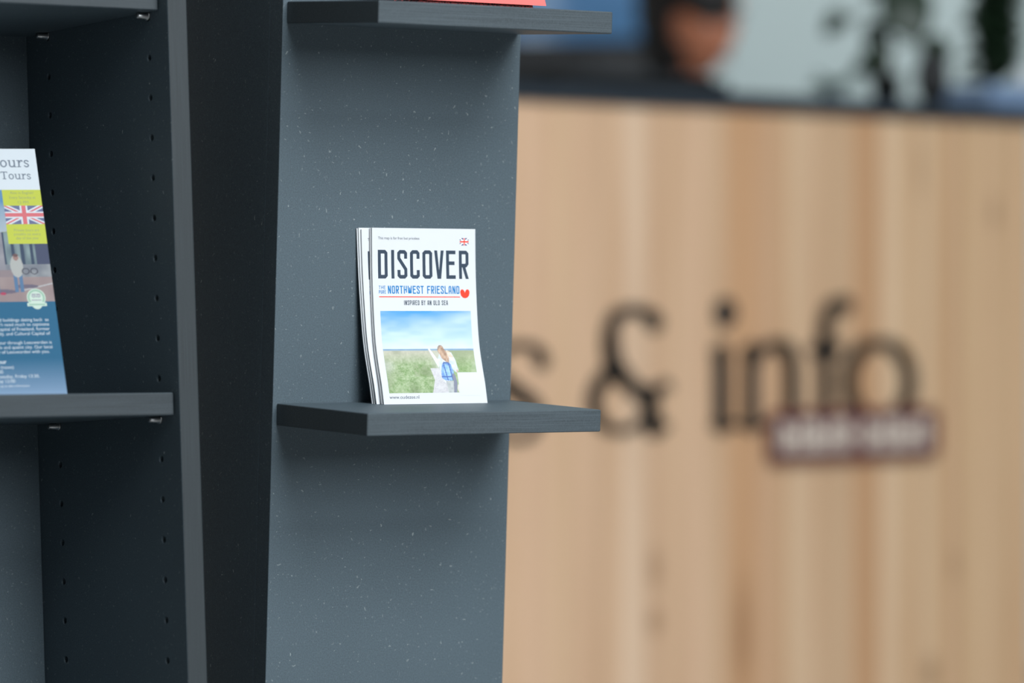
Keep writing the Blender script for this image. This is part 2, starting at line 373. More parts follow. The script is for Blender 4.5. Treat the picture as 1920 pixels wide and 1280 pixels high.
def lay(name, ink, fn, mats, parent, off, step=.004, label=None):
    """lay flat print (mm) onto a curved cover: fn(a, h, off) in metres"""
    bm = bmesh.new(); vv = [bm.verts.new((x*.001, y*.001, 0)) for x, y in ink.v]
    for qi, (f, k) in enumerate(zip(ink.f, ink.m)):
        for i in f: vv[i].co.z = (qi % 6)*2.5e-6
        try: fc = bm.faces.new([vv[i] for i in f]); fc.material_index = k
        except ValueError: pass
    bm.normal_update()
    if step and bm.verts:
        ys = [v.co.y for v in bm.verts]; y = math.floor(min(ys)/step)*step
        while y < max(ys):
            bmesh.ops.bisect_plane(bm, geom=bm.verts[:]+bm.edges[:]+bm.faces[:], plane_co=(0, y, 0), plane_no=(0, 1, 0)); y += step
    for v in bm.verts: v.co = fn(v.co.x, v.co.y, off+v.co.z)
    me = bpy.data.meshes.new(name); bm.to_mesh(me); bm.free()
    for m in (mats if isinstance(mats, (list, tuple)) else [mats]): me.materials.append(m)
    return link(name, me, parent, label)
def picture(name, fn, x0, x1, y0, y1, nx, ny, colf, m, parent, off, label=None):
    vs, fs, cs = [], [], []
    for j in range(ny+1):
        for i in range(nx+1):
            s, t = i/nx, j/ny; vs.append(fn((x0+(x1-x0)*s)*.001, (y0+(y1-y0)*t)*.001, off)); cs.append(colf(s, t))
    for j in range(ny):
        for i in range(nx): a = j*(nx+1)+i; fs.append((a, a+1, a+nx+2, a+nx+1))
    return mesh(name, vs, fs, m, parent, colors=cs, label=label)
def vn(x, y, seed=0):
    """smooth value noise"""
    def r(i, j): 
        n = math.sin(i*127.1+j*311.7+seed*74.7)*43758.5453; return n-math.floor(n)
    i, j = math.floor(x), math.floor(y); fx, fy = x-i, y-j; fx = fx*fx*(3-2*fx); fy = fy*fy*(3-2*fy)
    return (r(i, j)*(1-fx)+r(i+1, j)*fx)*(1-fy)+(r(i, j+1)*(1-fx)+r(i+1, j+1)*fx)*fy
def lerp(a, b, t): t = max(0, min(1, t)); return tuple(x*(1-t)+y*t for x, y in zip(a, b))
def ell(x, y, cx, cy, rx, ry): return ((x-cx)/rx)**2+((y-cy)/ry)**2 < 1
def inpoly(x, y, P):
    c = False; n = len(P)
    for i in range(n):
        (x1, y1), (x2, y2) = P[i], P[(i+1) % n]
        if (y1 > y) != (y2 > y) and x < (x2-x1)*(y-y1)/(y2-y1)+x1: c = not c
    return c
# printed inks
I_DARK = mat('dark_ink', srgb(52, 66, 82), .4); I_BLUE = mat('blue_ink', srgb(0, 122, 190), .4); I_RED = mat('red_ink', srgb(238, 66, 42), .4)
I_GREY = mat('grey_ink', srgb(110, 135, 160), .4); I_NAVY = mat('navy_ink', srgb(26, 36, 104), .4); I_WHITE = mat('white_ink', (.86, .88, .9), .4)
M_PIC = attr_mat('printed_photo', .35)

def beach(s, t):
    """printed holiday picture: sky over dunes, a woman with a blue backpack on a path"""
    hz = .535
    if t > hz:
        k = (t-hz)/(1-hz)
        c = lerp((.66, .80, .90), (.07, .34, .72), k**1.1)
        cl = vn(s*3+t*2, t*9, 1)*.55+vn(s*8, t*22, 2)*.45
        c = lerp(c, (.72, .84, .92), max(0, cl-.40)*2.0*(1-k*.8))
        c = lerp(c, (.74, .85, .92), max(0, .16-abs(t-(.60+.34*s)))*5*max(0, s-.25))
    elif t > hz-.022: c = lerp((.24, .36, .50), (.32, .44, .56), vn(s*20, 1, 3))
    else:
        k = t/hz; g = vn(s*34, t*34, 3)*.5+vn(s*80, t*80, 4)*.5; b = vn(s*5, t*6, 5)
        c = lerp((.12, .26, .05), (.52, .60, .38), g); c = lerp(c, (.60, .54, .46), min(.75, max(0, (k-.62)*2.4)+b*.22)); c = lerp(c, (.66, .66, .60), max(0, b-.55)*1.3)
        m = vn(s*7+3, t*8, 8)
        if m > .55: c = lerp(c, (.16, .20, .10), (m-.55)*1.2)
        if .30 < s < .56 and .20 < t < .34: c = lerp(c, (.22, .24, .14), .5*g)
        if inpoly(s, t, [(.48, 0), (.70, 0), (.64, .30), (.49, .30), (.52, .16)]): c = lerp((.54, .52, .54), (.74, .72, .72), g)
        if s > .74: c = lerp(c, (.30, .46, .16), .25)
    # arm holding hair, arm down, jacket
    if inpoly(s, t, [(.495, .53), (.51, .54), (.60, .38), (.585, .30)]): c = lerp((.74, .76, .82), (.84, .85, .88), vn(s*40, t*40, 6))
    if inpoly(s, t, [(.585, .40), (.61, .47), (.70, .50), (.745, .49), (.78, .40), (.80, .27), (.775, .24), (.74, .28), (.72, .16), (.63, .12), (.60, .26)]): c = lerp((.56, .62, .76), (.82, .85, .90), vn(s*40, t*40, 6))
    if inpoly(s, t, [(.775, .28), (.795, .28), (.79, .25), (.775, .24)]): c = (.62, .44, .36)
    # head, hair blowing to the right
    if ell(s, t, .632, .525, .036, .056): c = lerp((.28, .20, .16), (.44, .33, .27), vn(s*50, t*90, 7))
    if ell(s, t, .640, .505, .020, .036): c = (.56, .38, .30)
    if inpoly(s, t, [(.60, .52), (.645, .575), (.69, .50), (.715, .42), (.705, .35), (.67, .38), (.63, .42)]): c = lerp((.36, .22, .15), (.72, .50, .36), vn(s*70, t*30, 7))
    if inpoly(s, t, [(.69, .52), (.73, .50), (.765, .43), (.74, .42), (.70, .45)]): c = lerp((.70, .56, .42), (.85, .76, .64), vn(s*50, t*50, 9))
    # backpack
    bp = [(.645, .375), (.70, .37), (.725, .34), (.742, .25), (.735, .17), (.715, .145), (.635, .15), (.60, .18), (.605, .26), (.625, .34)]
    if inpoly(s, t, bp):
        c = lerp((.14, .28, .62), (.34, .54, .84), vn(s*45, t*40, 8))
        if inpoly(s, t, [(.645, .33), (.70, .33), (.712, .24), (.70, .20), (.64, .20), (.632, .25)]): c = lerp((.24, .46, .80), (.48, .68, .90), vn(s*30, t*30, 4))
        if abs(s-.645-(.33-t)*.12) < .006 or abs(s-.703-(.33-t)*.10) < .006 or abs(t-.195) < .008: c = (.08, .16, .42)
        if t > .355: c = (.10, .18, .40)
    # trousers
    if inpoly(s, t, [(.64, .145), (.735, .14), (.755, .06), (.75, 0), (.655, 0), (.65, .08)]): c = lerp((.40, .42, .42), (.58, .60, .58), vn(s*40, t*40, 9))
    if inpoly(s, t, [(.72, .24), (.75, .22), (.765, .12), (.745, .0), (.715, .0), (.725, .12)]): c = (.24, .25, .32)
    if ell(s, t, .775, .05, .016, .05): c = (.70, .66, .60)
    return c

# ------------------------------------------------------------------ visitor maps on the lower ledge
PR = [(0, .031), (.016, .0268), (.030, .0221), (.045, .0176), (.060, .0146), (.085, .0112), (.11, .0086), (.143, .0065)]
def prof(h):
    h = max(0, min(.143, h)); n = len(PR)
    for i in range(n-1):
        if PR[i][0] <= h <= PR[i+1][0]:
            def sl(j):
                if j == 0: return (PR[1][1]-PR[0][1])/(PR[1][0]-PR[0][0])
                if j == n-1: return (PR[-1][1]-PR[-2][1])/(PR[-1][0]-PR[-2][0])
                return (PR[j+1][1]-PR[j-1][1])/(PR[j+1][0]-PR[j-1][0])
            d = PR[i+1][0]-PR[i][0]; t = (h-PR[i][0])/d
            return ((2*t**3-3*t*t+1)*PR[i][1]+(t**3-2*t*t+t)*d*sl(i)+(-2*t**3+3*t*t)*PR[i+1][1]+(t**3-t*t)*d*sl(i+1))
    return PR[-1][1]
BWD, BHT = .105, .143
def booklet(ub, ut, vb, vt, hgt, th, label, detail):
    root = empty('visitor_map', FA @ Matrix.Translation(L(ub+BWD/2, vb-th, 0)), label, 'booklet', 'folded visitor maps standing on the lower ledge')
    Minv = root.matrix_world.inverted() @ FA
    def P(a, h, off=0):
        hn = h/BHT; v = vt+(prof(h)-.0065)*(vb-vt)/(.031-.0065)
        return Minv @ L(ub+(ut-ub)*hn+a, v+off, h*hgt/BHT)
    # folded block: a stack of panels, closed solid with ridged edges
    n, nl = 26, 5; vs, fs = [], []
    def sheet(o0, o1, a0, a1, h1=BHT, h0=0.0):
        b = len(vs)
        for j in range(n+1):
            h = h0+(h1-h0)*j/n
            for (a, o) in ((a0, o0), (a1, o0), (a1, o1), (a0, o1)): vs.append(P(a, h, o))
        for j in range(n):
            for k in range(4): fs.append((b+j*4+k, b+j*4+(k+1) % 4, b+(j+1)*4+(k+1) % 4, b+(j+1)*4+k))
        fs.append((b+3, b+2, b+1, b)); e = b+n*4; fs.append((e, e+1, e+2, e+3))
    for q in range(nl):
        o1 = -th*.101-th*.895*q/nl; sheet(o1, o1-th*.894/nl, .00012*((q*7) % 3), BWD-.0004*((q*5) % 3)-.0003, BHT-.0004*((q*3) % 3))
    mesh('folded_pages', vs, fs, M_PAGES, root)
    vs, fs = [], []
    sheet(0, -th*.10, 0, BWD)
    ins = mesh('cover', vs, fs, M_PAPER, root)
    if not detail: return root
    k = .105/196*1000          # mm per px of the cover
    X = lambda p: (p-698)*k
    Yf = lambda p: (756.5-p)*143/330.5
    t = Ink()
    for c, x0, x1 in zip('DISCOVER', (708.5, 733.5, 745, 769, 792.5, 815, 837.5, 862), (726.5, 739, 763.5, 787, 811, 833, 855.5, 880.5)):
        tglyph(t, c, X(x0), (x1-x0)*k if c != 'I' else 5.6*k, Yf(521.5), Yf(467.5), 5.6*k, 0)
    lay('printed_title', t, P, I_DARK, root, .00006)
    t = Ink(); techno(t, 'NORTHWEST FRIESLAND', X(726), X(861.5), Yf(550), Yf(535), .95, 0, gap=.30, spacew=.55); lay('printed_subtitle', t, P, I_BLUE, root, .00006)
    t = Ink(); techno(t, 'THE', X(709), X(721.5), Yf(541.5), Yf(535), .42, 0); techno(t, 'PURE', X(709), X(722), Yf(550), Yf(543.5), .42, 0)
    techno(t, 'INSPIRED BY AN OLD SEA', X(755.5), X(838.5), Yf(571.5), Yf(562.5), .55, 1, gap=.38)
    t.text('This map is for free but priceless', X(709), Yf(447.5), 3.1, 1, width=78*k)
    t.text('www.oudezee.nl', X(709.5), Yf(746.5), 4.0, 1, width=56*k)
    lay('printed_text', t, P, [I_BLUE, I_DARK], root, .00006)
    t = Ink(); t.rect(X(709), Yf(556.7), X(862.5), Yf(555), 0)
    cx, cy = X(872), Yf(549.8)
    hp_ = [(-1, .2), (-.98, .6), (-.8, .93), (-.5, 1), (-.25, .85), (-.08, .5), (0, .2), (.08, .5), (.25, .85), (.5, 1), (.8, .93), (.98, .6), (1, .2), (.85, -.4), (.5, -.85), (0, -1), (-.5, -.85), (-.85, -.4)]
    pts = [(cx+a*4.8, cy+b*3.7) for a, b in hp_]
    for i in range(len(pts)): t.poly([(cx, cy-1.6), pts[(i+1) % len(pts)], pts[i]], 0)
    lay('printed_heart', t, P, I_RED, root, .00006)
    fl = union_flag(t, X(864), Yf(457.5), X(881), Yf(443.5), 0, 1, 2); fl.pop(2)
    for i, q in enumerate(fl):
        lay('printed_flag', q, P, [I_NAVY, I_WHITE, I_RED], root, .00005+.00003*i)
    picture('printed_photo', P, X(710), X(881.5), Yf(736), Yf(582.5), *((300, 270) if vb > .030 else (50, 44)), beach, M_PIC, root, .00006)
    t = Ink(); t.rect(X(843.5), Yf(742), X(884), Yf(698.5), 0); lay('printed_square', t, P, M_PAPER, root, .00012)
    return root
specs = [(.0843, .0843, .0310, .0072, .143, .0016, 'white visitor map in front of its stack, its bold title and beach photo fully visible', True),
         (.0838, .0836, .0285, .0054, .1425, .0012, 'white visitor map directly behind the fully visible front map, only a thin edge showing', True),
         (.0806, .0760, .0258, .0040, .1414, .0012, 'middle visitor map of the stack, a slice of its blue photo showing at the left', True),
         (.0803, .0742, .0230, .0025, .1427, .0012, 'white visitor map second from the panel, tallest of the offset ones behind', True),
         (.0796, .0732, .0208, .0013, .1422, .0011, 'rearmost white visitor map of the stack, touching the black panel', False)]
for sp in specs: booklet(*sp)

# ------------------------------------------------------------------ leaflets on the upper ledge
M_PINK = mat('salmon_paper', srgb(240, 108, 102), .45)
M_DRED = mat('dark_red_print', srgb(96, 24, 26), .5)
dn = N(M_DRED, 'ShaderNodeTexNoise', Scale=700.0, Detail=2.0); tcx = N(M_DRED, 'ShaderNodeTexCoord'); ln(M_DRED, tcx.outputs['Object'], dn.inputs['Vector'])
ln(M_DRED, mixc(M_DRED, ramp(M_DRED, dn.outputs[0], .42, .6), srgb(40, 14, 18), srgb(190, 70, 66)), M_DRED.node_tree.nodes['Principled BSDF'].inputs['Base Color'])
def leaflet(u0, wd_, vb, vt, h0, hgt, th, m, label, name='leaflet'):
    root = empty(name, FA @ Matrix.Translation(L(u0+wd_/2, vb, H)), label, 'leaflet', 'red and salmon leaflets on the upper ledge')
    Mi = root.matrix_world.inverted() @ FA
    n = 12
    def slabm(nm, o0, o1, mm, a0=0, a1=wd_):
        vs, fs = [], []
        for j in range(n+1):
            t = j/n; v = vb+(vt-vb)*(1-(1-t)**1.6)
            for (a, o) in ((a0, o0), (a1, o0), (a1, o1), (a0, o1)): vs.append(Mi @ L(u0+a, v+o, H+h0+hgt*t))
        for j in range(n):
            for k in range(4): fs.append((j*4+k, j*4+(k+1) % 4, (j+1)*4+(k+1) % 4, (j+1)*4+k))
        fs.append((3, 2, 1, 0)); e = n*4; fs.append((e, e+1, e+2, e+3)); mesh(nm, vs, fs, mm, root)
    slabm('cover', 0, -.0003, m); slabm('pages', -.0004, -th, M_PAGES if m is M_PINK else M_DRED, .0008, wd_-.0008)
    return root
leaflet(.0742, .1300, .0760, .022, .0040, .20, .0010, M_PINK, 'salmon leaflet in front, its lower edge sticking out past the darker ones')
for i in range(4):
    leaflet(.0765-.0012*i, .1175+.001*i, .0725-.0085*i, .0195-.0045*i, .0001, .205, .0030, M_DRED,
            ('dark red leaflet just behind the salmon one', 'second dark red leaflet behind the salmon one', 'third dark red leaflet behind the salmon one', 'rearmost dark red leaflet, nearest the panel')[i] + ' on the upper ledge')

# ------------------------------------------------------------------ tour brochure in the bookcase
u0, h0, v0 = -.08205, .0009, -.035
q = Vector((.0165, -.0657, .19877)); bdir = Vector((-.96987, -.24362, 0)).normalized()
nrm_uvh = None
root = empty('tour_brochure', FB @ Matrix.Translation(L(u0, v0, h0)), 'tall white, yellow and blue tour brochure leaning in the left bookcase', 'brochure')
Lb = q.length; ud = q/Lb; rd = -bdir                       # right direction, along the bottom edge
nd = Vector((-ud.y*rd.z+ud.z*rd.y, -ud.z*rd.x+ud.x*rd.z, -ud.x*rd.y+ud.y*rd.x))
if nd.y < 0: nd = -nd
def PB(a, h, off=0):
    """a, h in metres from the lower left corner"""
    p = rd*(a-.099)+ud*h+nd*(off); return L(*p)
def slabB(nm, a0, a1, b0, b1, o0, o1, m):
    vs = [PB(a0, b0, o1), PB(a1, b0, o1), PB(a1, b0, o0), PB(a0, b0, o0), PB(a0, b1, o1), PB(a1, b1, o1), PB(a1, b1, o0), PB(a0, b1, o0)]
    return mesh(nm, vs, BOXF, m, root)
M_BBACK = mat('brochure_blue_back', srgb(20, 60, 130), .5)
slabB('pages', .0, .0986, .0003, .2098, -.0012, -.0002, M_BBACK)
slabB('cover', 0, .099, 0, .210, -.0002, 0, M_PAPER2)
RX = lambda y: 65+(126.3-65)*(y-279)/459.0
sx = .45                       # mm per px across
def BX(x, y): return 99-(RX(y)-x)*sx
def BY(y): return 210*(738.5-y)/459.5
def tour_photo(s, t):
    # s 0..1 left to right, t up; square with buildings and visitors, sky above
    if t > .62 or (s < .58 and t > .55):
        k = (t-.55)/.45; c = lerp((.62, .78, .90), (.22, .50, .82), k*1.6-.2)
        c = lerp(c, (.85, .90, .95), max(0, vn(s*6, t*5, 3)-.4)*1.2)
        if t < .56+.05*vn(s*12, 1, 4)+.04*s: c = lerp((.38, .46, .22), (.62, .66, .42), vn(s*30, t*30, 5))
    elif t > .22:
        c = (.50, .46, .50) if s < .63 else (.26, .34, .38)
        if s >= .63:
            c = lerp((.20, .26, .32), (.48, .62, .62), vn(s*24, t*9, 6)); 
            if (s*26) % 2 < .7: c = (.10, .14, .22)
            if s > .89: c = (.14, .16, .26)
            if t < .33: c = lerp((.34, .36, .42), (.60, .62, .64), vn(s*20, t*20, 7))
        else: c = lerp((.46, .44, .50), (.62, .60, .64), vn(s*5, t*20, 8))
        if t < .30-.03*s and s < .7: c = (.52, .42, .44)
    else:
        c = lerp((.56, .42, .42), (.66, .52, .50), vn(s*14, t*12, 9))
        if abs(t-(.10+.12*(s-.75)*2)) < .006 and s > .75: c = (.85, .82, .82)
        if ell(s, t, .78, .135, .10, .018) or ell(s, t, .58, .09, .12, .02): c = (.30, .26, .34)
    for (cx, hgt, coat, leg) in ((.72, .42, (.80, .80, .76), (.20, .36, .60)), (.52, .44, (.16, .18, .22), (.20, .34, .54)), (.46, .39, (.12, .12, .15), (.16, .16, .20)),
                                 (.34, .43, (.5, .2, .2), (.15, .2, .35)), (.22, .42, (.25, .35, .3), (.2, .2, .25)), (.10, .41, (.6, .55, .5), (.2, .25, .4))):
        b = .085
        if abs(abs(s-cx)-.022) < .016 and b < t < b+.17: c = leg
        if ell(s, t, cx, b+.23, .052, .10): c = coat
        if ell(s, t, cx, hgt-.03+.0, .022, .026): c = (.62, .38, .34)
        if ell(s, t, cx, hgt-.008, .022, .014): c = (.30, .18, .18)
    if ell(s, t, .43, .265, .03, .04): c = (.75, .15, .15)
    if ell(s, t, .44, .16, .04, .05): c = (.85, .70, .55)
    if ell(s, t, .58, .072, .025, .012): c = (.80, .12, .22)
    for r0 in (.86, .79):
        d = math.hypot((s-r0)/.032, (t-.27)/.028)
        if .75 < d < 1.05: c = (.16, .16, .2)
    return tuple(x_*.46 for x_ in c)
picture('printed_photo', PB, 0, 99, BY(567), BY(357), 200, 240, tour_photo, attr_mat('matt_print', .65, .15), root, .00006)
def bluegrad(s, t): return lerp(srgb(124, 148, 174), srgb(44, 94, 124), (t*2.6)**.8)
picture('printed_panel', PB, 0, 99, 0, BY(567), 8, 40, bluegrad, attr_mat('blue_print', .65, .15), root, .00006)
M_YEL = mat('yellow_ink', srgb(180, 186, 74), .65, .15); M_SER = mat('slate_ink', srgb(78, 92, 108), .45); M_OLIVE = mat('olive_ink', srgb(120, 130, 70), .45)
FR = mat('flag_red_ink', srgb(182, 52, 64), .45); FBL = mat('flag_blue_ink', srgb(36, 50, 104), .45)
t = Ink(); t.rect(99-71*sx, BY(387), 99, BY(357), 0); t.rect(99-71*sx, BY(459), 99, BY(422), 0); lay('printed_box', t, PB, M_YEL, root, .0001, 0)
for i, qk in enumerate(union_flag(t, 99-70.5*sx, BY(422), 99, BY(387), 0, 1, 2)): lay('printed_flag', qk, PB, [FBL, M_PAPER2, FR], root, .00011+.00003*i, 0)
t = Ink()
slab(t, 'Tours', BX(57, 314), BY(314), 6.2, 0); slab(t, 'e Tours', BX(60, 337), BY(337), 4.75, 0)
lay('printed_title', t, PB, M_SER, root, .00008, 0)
t = Ink()
for s_, yb, x0, x1 in (('Also in English!', 365, 20, 63), ('Every Saturday at', 374, 19, 67), ('12 PM', 383, 35, 54), ('Private tours are', 435.5, 28, 74), ('possible on every', 443, 28, 77), ('day of the year', 450.5, 32, 74)):
    t.text(s_, BX(x0, yb), BY(yb), 3.3, 0, width=(x1-x0)*sx, off=0)
lay('printed_notes', t, PB, M_OLIVE, root, .00013, 0)
t = Ink()
for s_, xr, yb, size in (('stories and buildings dating back  as', 92, 603.5, 3.3), ('lovers won\'t need much to captivate', 93, 612, 3.3), ('you in the capital of Friesland, former', 94, 620.5, 3.3), ('Nassau family, and Cultural Capital of', 95, 629, 3.3),
                         ('A walking tour through Leeuwarden is', 98, 645.5, 3.3), ('remarkable and quaint city. Our local', 99, 654, 3.3), ('share the beauty of Leeuwarden with you.', 94, 662.5, 3.3),
                         ('12:00 (noon)', 29, 690.5, 3.3), ('15:00', 10, 699, 3.3), ('Monday, Thuesday, Friday 13:30,', 76, 707.5, 3.3), ('Sunday 12:00', 32, 716, 3.3), ('look at up to date information', 58, 724, 2.2)):
    t.text(s_, BX(xr, yb), BY(yb), size*1.18, 0, right=True, off=0)
t.text('City Tour', BX(16, 681), BY(681), 4.6, 0, right=True, off=.08)
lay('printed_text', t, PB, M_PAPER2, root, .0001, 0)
bx, by = BX(69, 560), BY(560)
t = Ink(); t.disc(bx, by, 7.7, 0, 28); t.rect(bx-8, by-7.2, bx+8, by-4.4, 0); t.disc(bx, by-5.5, 4.3, 0); lay('printed_badge', t, PB, mat('pale_green_ink', srgb(176, 194, 178), .5), root, .00014, 0)
t = Ink(); t.ring(bx, by, 7.0, 7.0, 1.6, 1.6, 0, -35, 215); t.rect(bx-6.8, by-6.4, bx+6.8, by-5.2, 0)
for s_ in (-1, 1): t.ring(bx+s_*2.0, by+1.6, 1.7, 1.5, .6, .6, 1); t.disc(bx+s_*2.0, by+1.6, .5, 1, 10)
t.poly([(bx-.5, by+.8), (bx+.5, by+.8), (bx, by-.2)], 1); t.rect(bx-3.4, by+2.8, bx+3.4, by+3.3, 1); t.rect(bx-4, by-2.4, bx+4, by-1.7, 1)
lay('printed_emblem', t, PB, [mat('green_ink', srgb(128, 164, 140), .5), mat('plum_ink', srgb(120, 110, 130), .5)], root, .00017, 0)

# ------------------------------------------------------------------ reception counter
TC = math.radians(45); Z1 = 6.4
c0 = px(975, 188, Z1)
cw = Vector((math.cos(TC), math.sin(TC), 0)); cn = Vector((math.sin(TC), -math.cos(TC), 0))
FC = Matrix((cw, -cn, Vector((0, 0, 1)))).transposed().to_4x4(); FC.translation = c0
def cu_at(x):
    """distance along the counter front at picture column x"""
    t = (x-960)/F_PX; return (t*c0.y-c0.x)/(cw.x-t*cw.y)
def ch_at(x, y):
    u = cu_at(x); P_ = c0+cw*u; return px(x, y, P_.y).z-c0.z
CU0, CU1 = -1.6, cu_at(1934)
ctr = empty('reception_counter', FC @ Matrix.Translation(L((CU0+CU1)/2, -.3, -c0.z)), 'long reception counter clad in vertical light timber slats under a dark top', 'counter')
tones = [(900, 'a'), (1165, 'b'), (1212, 'a'), (1236, 'p'), (1262, 'a'), (1362, 'd'), (1420, 'e'), (1476, 'g'), (1530, 'a2'), (1600, 'k'), (1648, 'g'), (1700, 'm'), (1722, 'g'), (1748, 'm'), (1776, 'k2'), (1800, 'g'),
         (1812, 'm'), (1838, 'g'), (1856, 'm'), (1880, 'g'), (1896, 'm')]
TN = {'a': (214, 184, 150), 'b': (224, 200, 172), 'p': (208, 176, 142), 'd': (196, 154, 112), 'e': (200, 164, 128), 'g': (214, 188, 152), 'a2': (198, 170, 134), 'k': (180, 138, 98), 'm': (206, 174, 132), 'k2': (176, 142, 102)}
vs, fs, cs = [], [], []
bounds = []
x = CU0
edges = [cu_at(p) for p, _ in tones]+[CU1]
i = 0
while x < edges[0]: bounds.append((x, min(x+.045, edges[0]), random.choice('abpg'))); x += .045
for j, (p_, tn) in enumerate(tones):
    a, b = edges[j], edges[j+1]; n_ = max(1, round((b-a)/.024))
    for k in range(n_): bounds.append((a+(b-a)*k/n_, a+(b-a)*(k+1)/n_, tn))
hb = -c0.z+.08
for (a, b, tn) in bounds:
    if b-a < .002: continue
    jit = random.uniform(-7, 7)
    TN_ = tuple(.68*q_+.32*z_ for q_, z_ in zip(TN[tn], (208, 180, 145)))
    col_ = srgb(*[min(252, v*f_+random.uniform(-1, 1)+jit) for v, f_ in zip(TN_, (1.075, 1.04, 1.045))]); g = .0012; B = len(vs)
    for (uu, vv_) in ((a, -.003), (a+g, .0), (b-g, .0), (b, -.003)):
        vs += [L(uu, vv_, hb), L(uu, vv_, -.001)]; cs += [col_]*2
    for k in range(3): fs.append((B+2*k, B+2*k+2, B+2*k+3, B+2*k+1))
B = len(vs)
vs += [L(CU0, -.003, hb), L(CU1, -.003, hb), L(CU1, -.003, -.001), L(CU0, -.003, -.001), L(CU0, -.025, hb), L(CU1, -.025, hb), L(CU1, -.025, -.001), L(CU0, -.025, -.001)]
cs += [srgb(200, 170, 135)]*8
fs += [(B+4, B+7, B+6, B+5), (B, B+4, B+5, B+1), (B+1, B+5, B+6, B+2), (B+3, B+2, B+6, B+7), (B, B+3, B+7, B+4)]
m_wood = attr_mat('light_timber', .5, .35); bw = m_wood.node_tree.nodes['Principled BSDF']
vc = [n for n in m_wood.node_tree.nodes if n.type == 'VERTEX_COLOR'][0]
tc = N(m_wood, 'ShaderNodeTexCoord'); mp = N(m_wood, 'ShaderNodeMapping'); mp.inputs['Scale'].default_value = (26, 26, 1.6); ln(m_wood, tc.outputs['Object'], mp.inputs['Vector'])
ng = N(m_wood, 'ShaderNodeTexNoise', Scale=1.0, Detail=4.0); ln(m_wood, mp.outputs[0], ng.inputs['Vector'])
c = mixc(m_wood, mathn(m_wood, 'MULTIPLY', ramp(m_wood, ng.outputs[0], .45, .75), .35), vc.outputs[0], srgb(190, 140, 98))
for (kx, ky, rx, rz, am) in ((1865, 400, .012, .030, .55), (1228, 1065, .016, .035, .45), (1228, 1165, .018, .022, .5), (1392, 1190, .03, .09, .35), (1745, 1262, .02, .03, .6), (1790, 1060, .014, .03, .35), (1725, 320, .012, .05, .3)):
    kc = (cu_at(kx), 0, ch_at(kx, ky))
    sb = N(m_wood, 'ShaderNodeVectorMath', operation='SUBTRACT'); ln(m_wood, tc.outputs['Object'], sb.inputs[0]); sb.inputs[1].default_value = kc
    dv = N(m_wood, 'ShaderNodeVectorMath', operation='DIVIDE'); ln(m_wood, sb.outputs[0], dv.inputs[0]); dv.inputs[1].default_value = (rx, 1, rz)
    le = N(m_wood, 'ShaderNodeVectorMath', operation='LENGTH'); ln(m_wood, dv.outputs[0], le.inputs[0])
    f = mathn(m_wood, 'MULTIPLY', mathn(m_wood, 'MULTIPLY', ramp(m_wood, le.outputs['Value'], 1.3, .3), 1.0), am)
    c = mixc(m_wood, f, c, srgb(128, 88, 58))
ln(m_wood, c, bw.inputs['Base Color'])
put(mesh('slatted_front', vs, fs, m_wood, ctr, colors=cs), ctr, FC)
M_TOP = mat('dark_laminate', srgb(44, 52, 60), .45, .4)
put(box('countertop', CU0, CU1+.01, -.30, .012, 0, .026, M_TOP, ctr, bevel=.002), ctr, FC)
put(box('plinth', CU0, CU1, -.04, -.02, -c0.z, hb, M_TOP, ctr, bevel=0), ctr, FC)
put(box('end_panel', CU1-.02, CU1, -.29, -.025, hb-.08, 0, mat('pale_end_panel', srgb(190, 196, 184), .5), ctr, bevel=.001), ctr, FC)
put(box('back_frame', CU0, CU1-.02, -.29, -.27, hb-.08, 0, M_TOP, ctr, bevel=0), ctr, FC)

# lettering fixed to the counter
M_SIGN = mat('black_letter', srgb(40, 40, 40), .5)
def solid(name, ink, thick, m, parent, F, base=0.0):
    vs, fs = [], []
    for f in ink.f:
        P_ = [ink.v[i] for i in f]
        ar = sum(P_[i][0]*P_[(i+1) % len(P_)][1]-P_[(i+1) % len(P_)][0]*P_[i][1] for i in range(len(P_)))
        if ar < 0: P_ = P_[::-1]
        b = len(vs); n = len(P_)
        vs += [L(p[0], base+thick, p[1]) for p in P_]+[L(p[0], base, p[1]) for p in P_]
        fs.append(tuple(range(b, b+n))); fs += [(b+(i+1) % n, b+i, b+n+i, b+n+(i+1) % n) for i in range(n)]
    o = mesh(name, vs, fs, m, parent); return o
sign = empty('counter_lettering', FC @ Matrix.Translation(L(cu_at(1300), 0, ch_at(1300, 800))), 'large black serif letters reading s & info fixed to the timber counter', 'lettering')
def cp(x, y): return (cu_at(x), ch_at(x, y))
def sm(pts, n=5):
    out = []
    for i in range(len(pts)-1):
        p0, p1, p2, p3 = pts[max(0, i-1)], pts[i], pts[i+1], pts[min(len(pts)-1, i+2)]
        for k in range(n):
            t = k/n; out.append(tuple(.5*((2*b)+(-a+c_)*t+(2*a-5*b+4*c_-d)*t*t+(-a+3*b-3*c_+d)*t**3) for a, b, c_, d in zip(p0, p1, p2, p3)))
    return out+[pts[-1]]
def glyph(strokes, dots=(), rings=(), name='letter'):
    I = Ink()
    for st in strokes:
        pts = sm([(*cp(a, b), w_*.00116) for a, b, w_ in st]) if len(st) > 2 else [(*cp(a, b), w_*.00116) for a, b, w_ in st]
        I.stroke([(a, b) for a, b, _ in pts], [w_ for _, _, w_ in pts], 0)
    for (a, b, r) in dots: I.disc(*cp(a, b), r*.00116, 0)
    o = solid(name, I, .008, M_SIGN, sign, FC); put(o, sign, FC)
KK = 1.0
glyph([[(1012, 676, 22), (1002, 655, 12), (975, 646, 9), (940, 655, 12), (922, 685, 18), (940, 716, 20), (974, 740, 20), (1004, 768, 17), (1000, 803, 12), (980, 822, 9), (945, 818, 8), (928, 795, 14)]], name='letter_s')
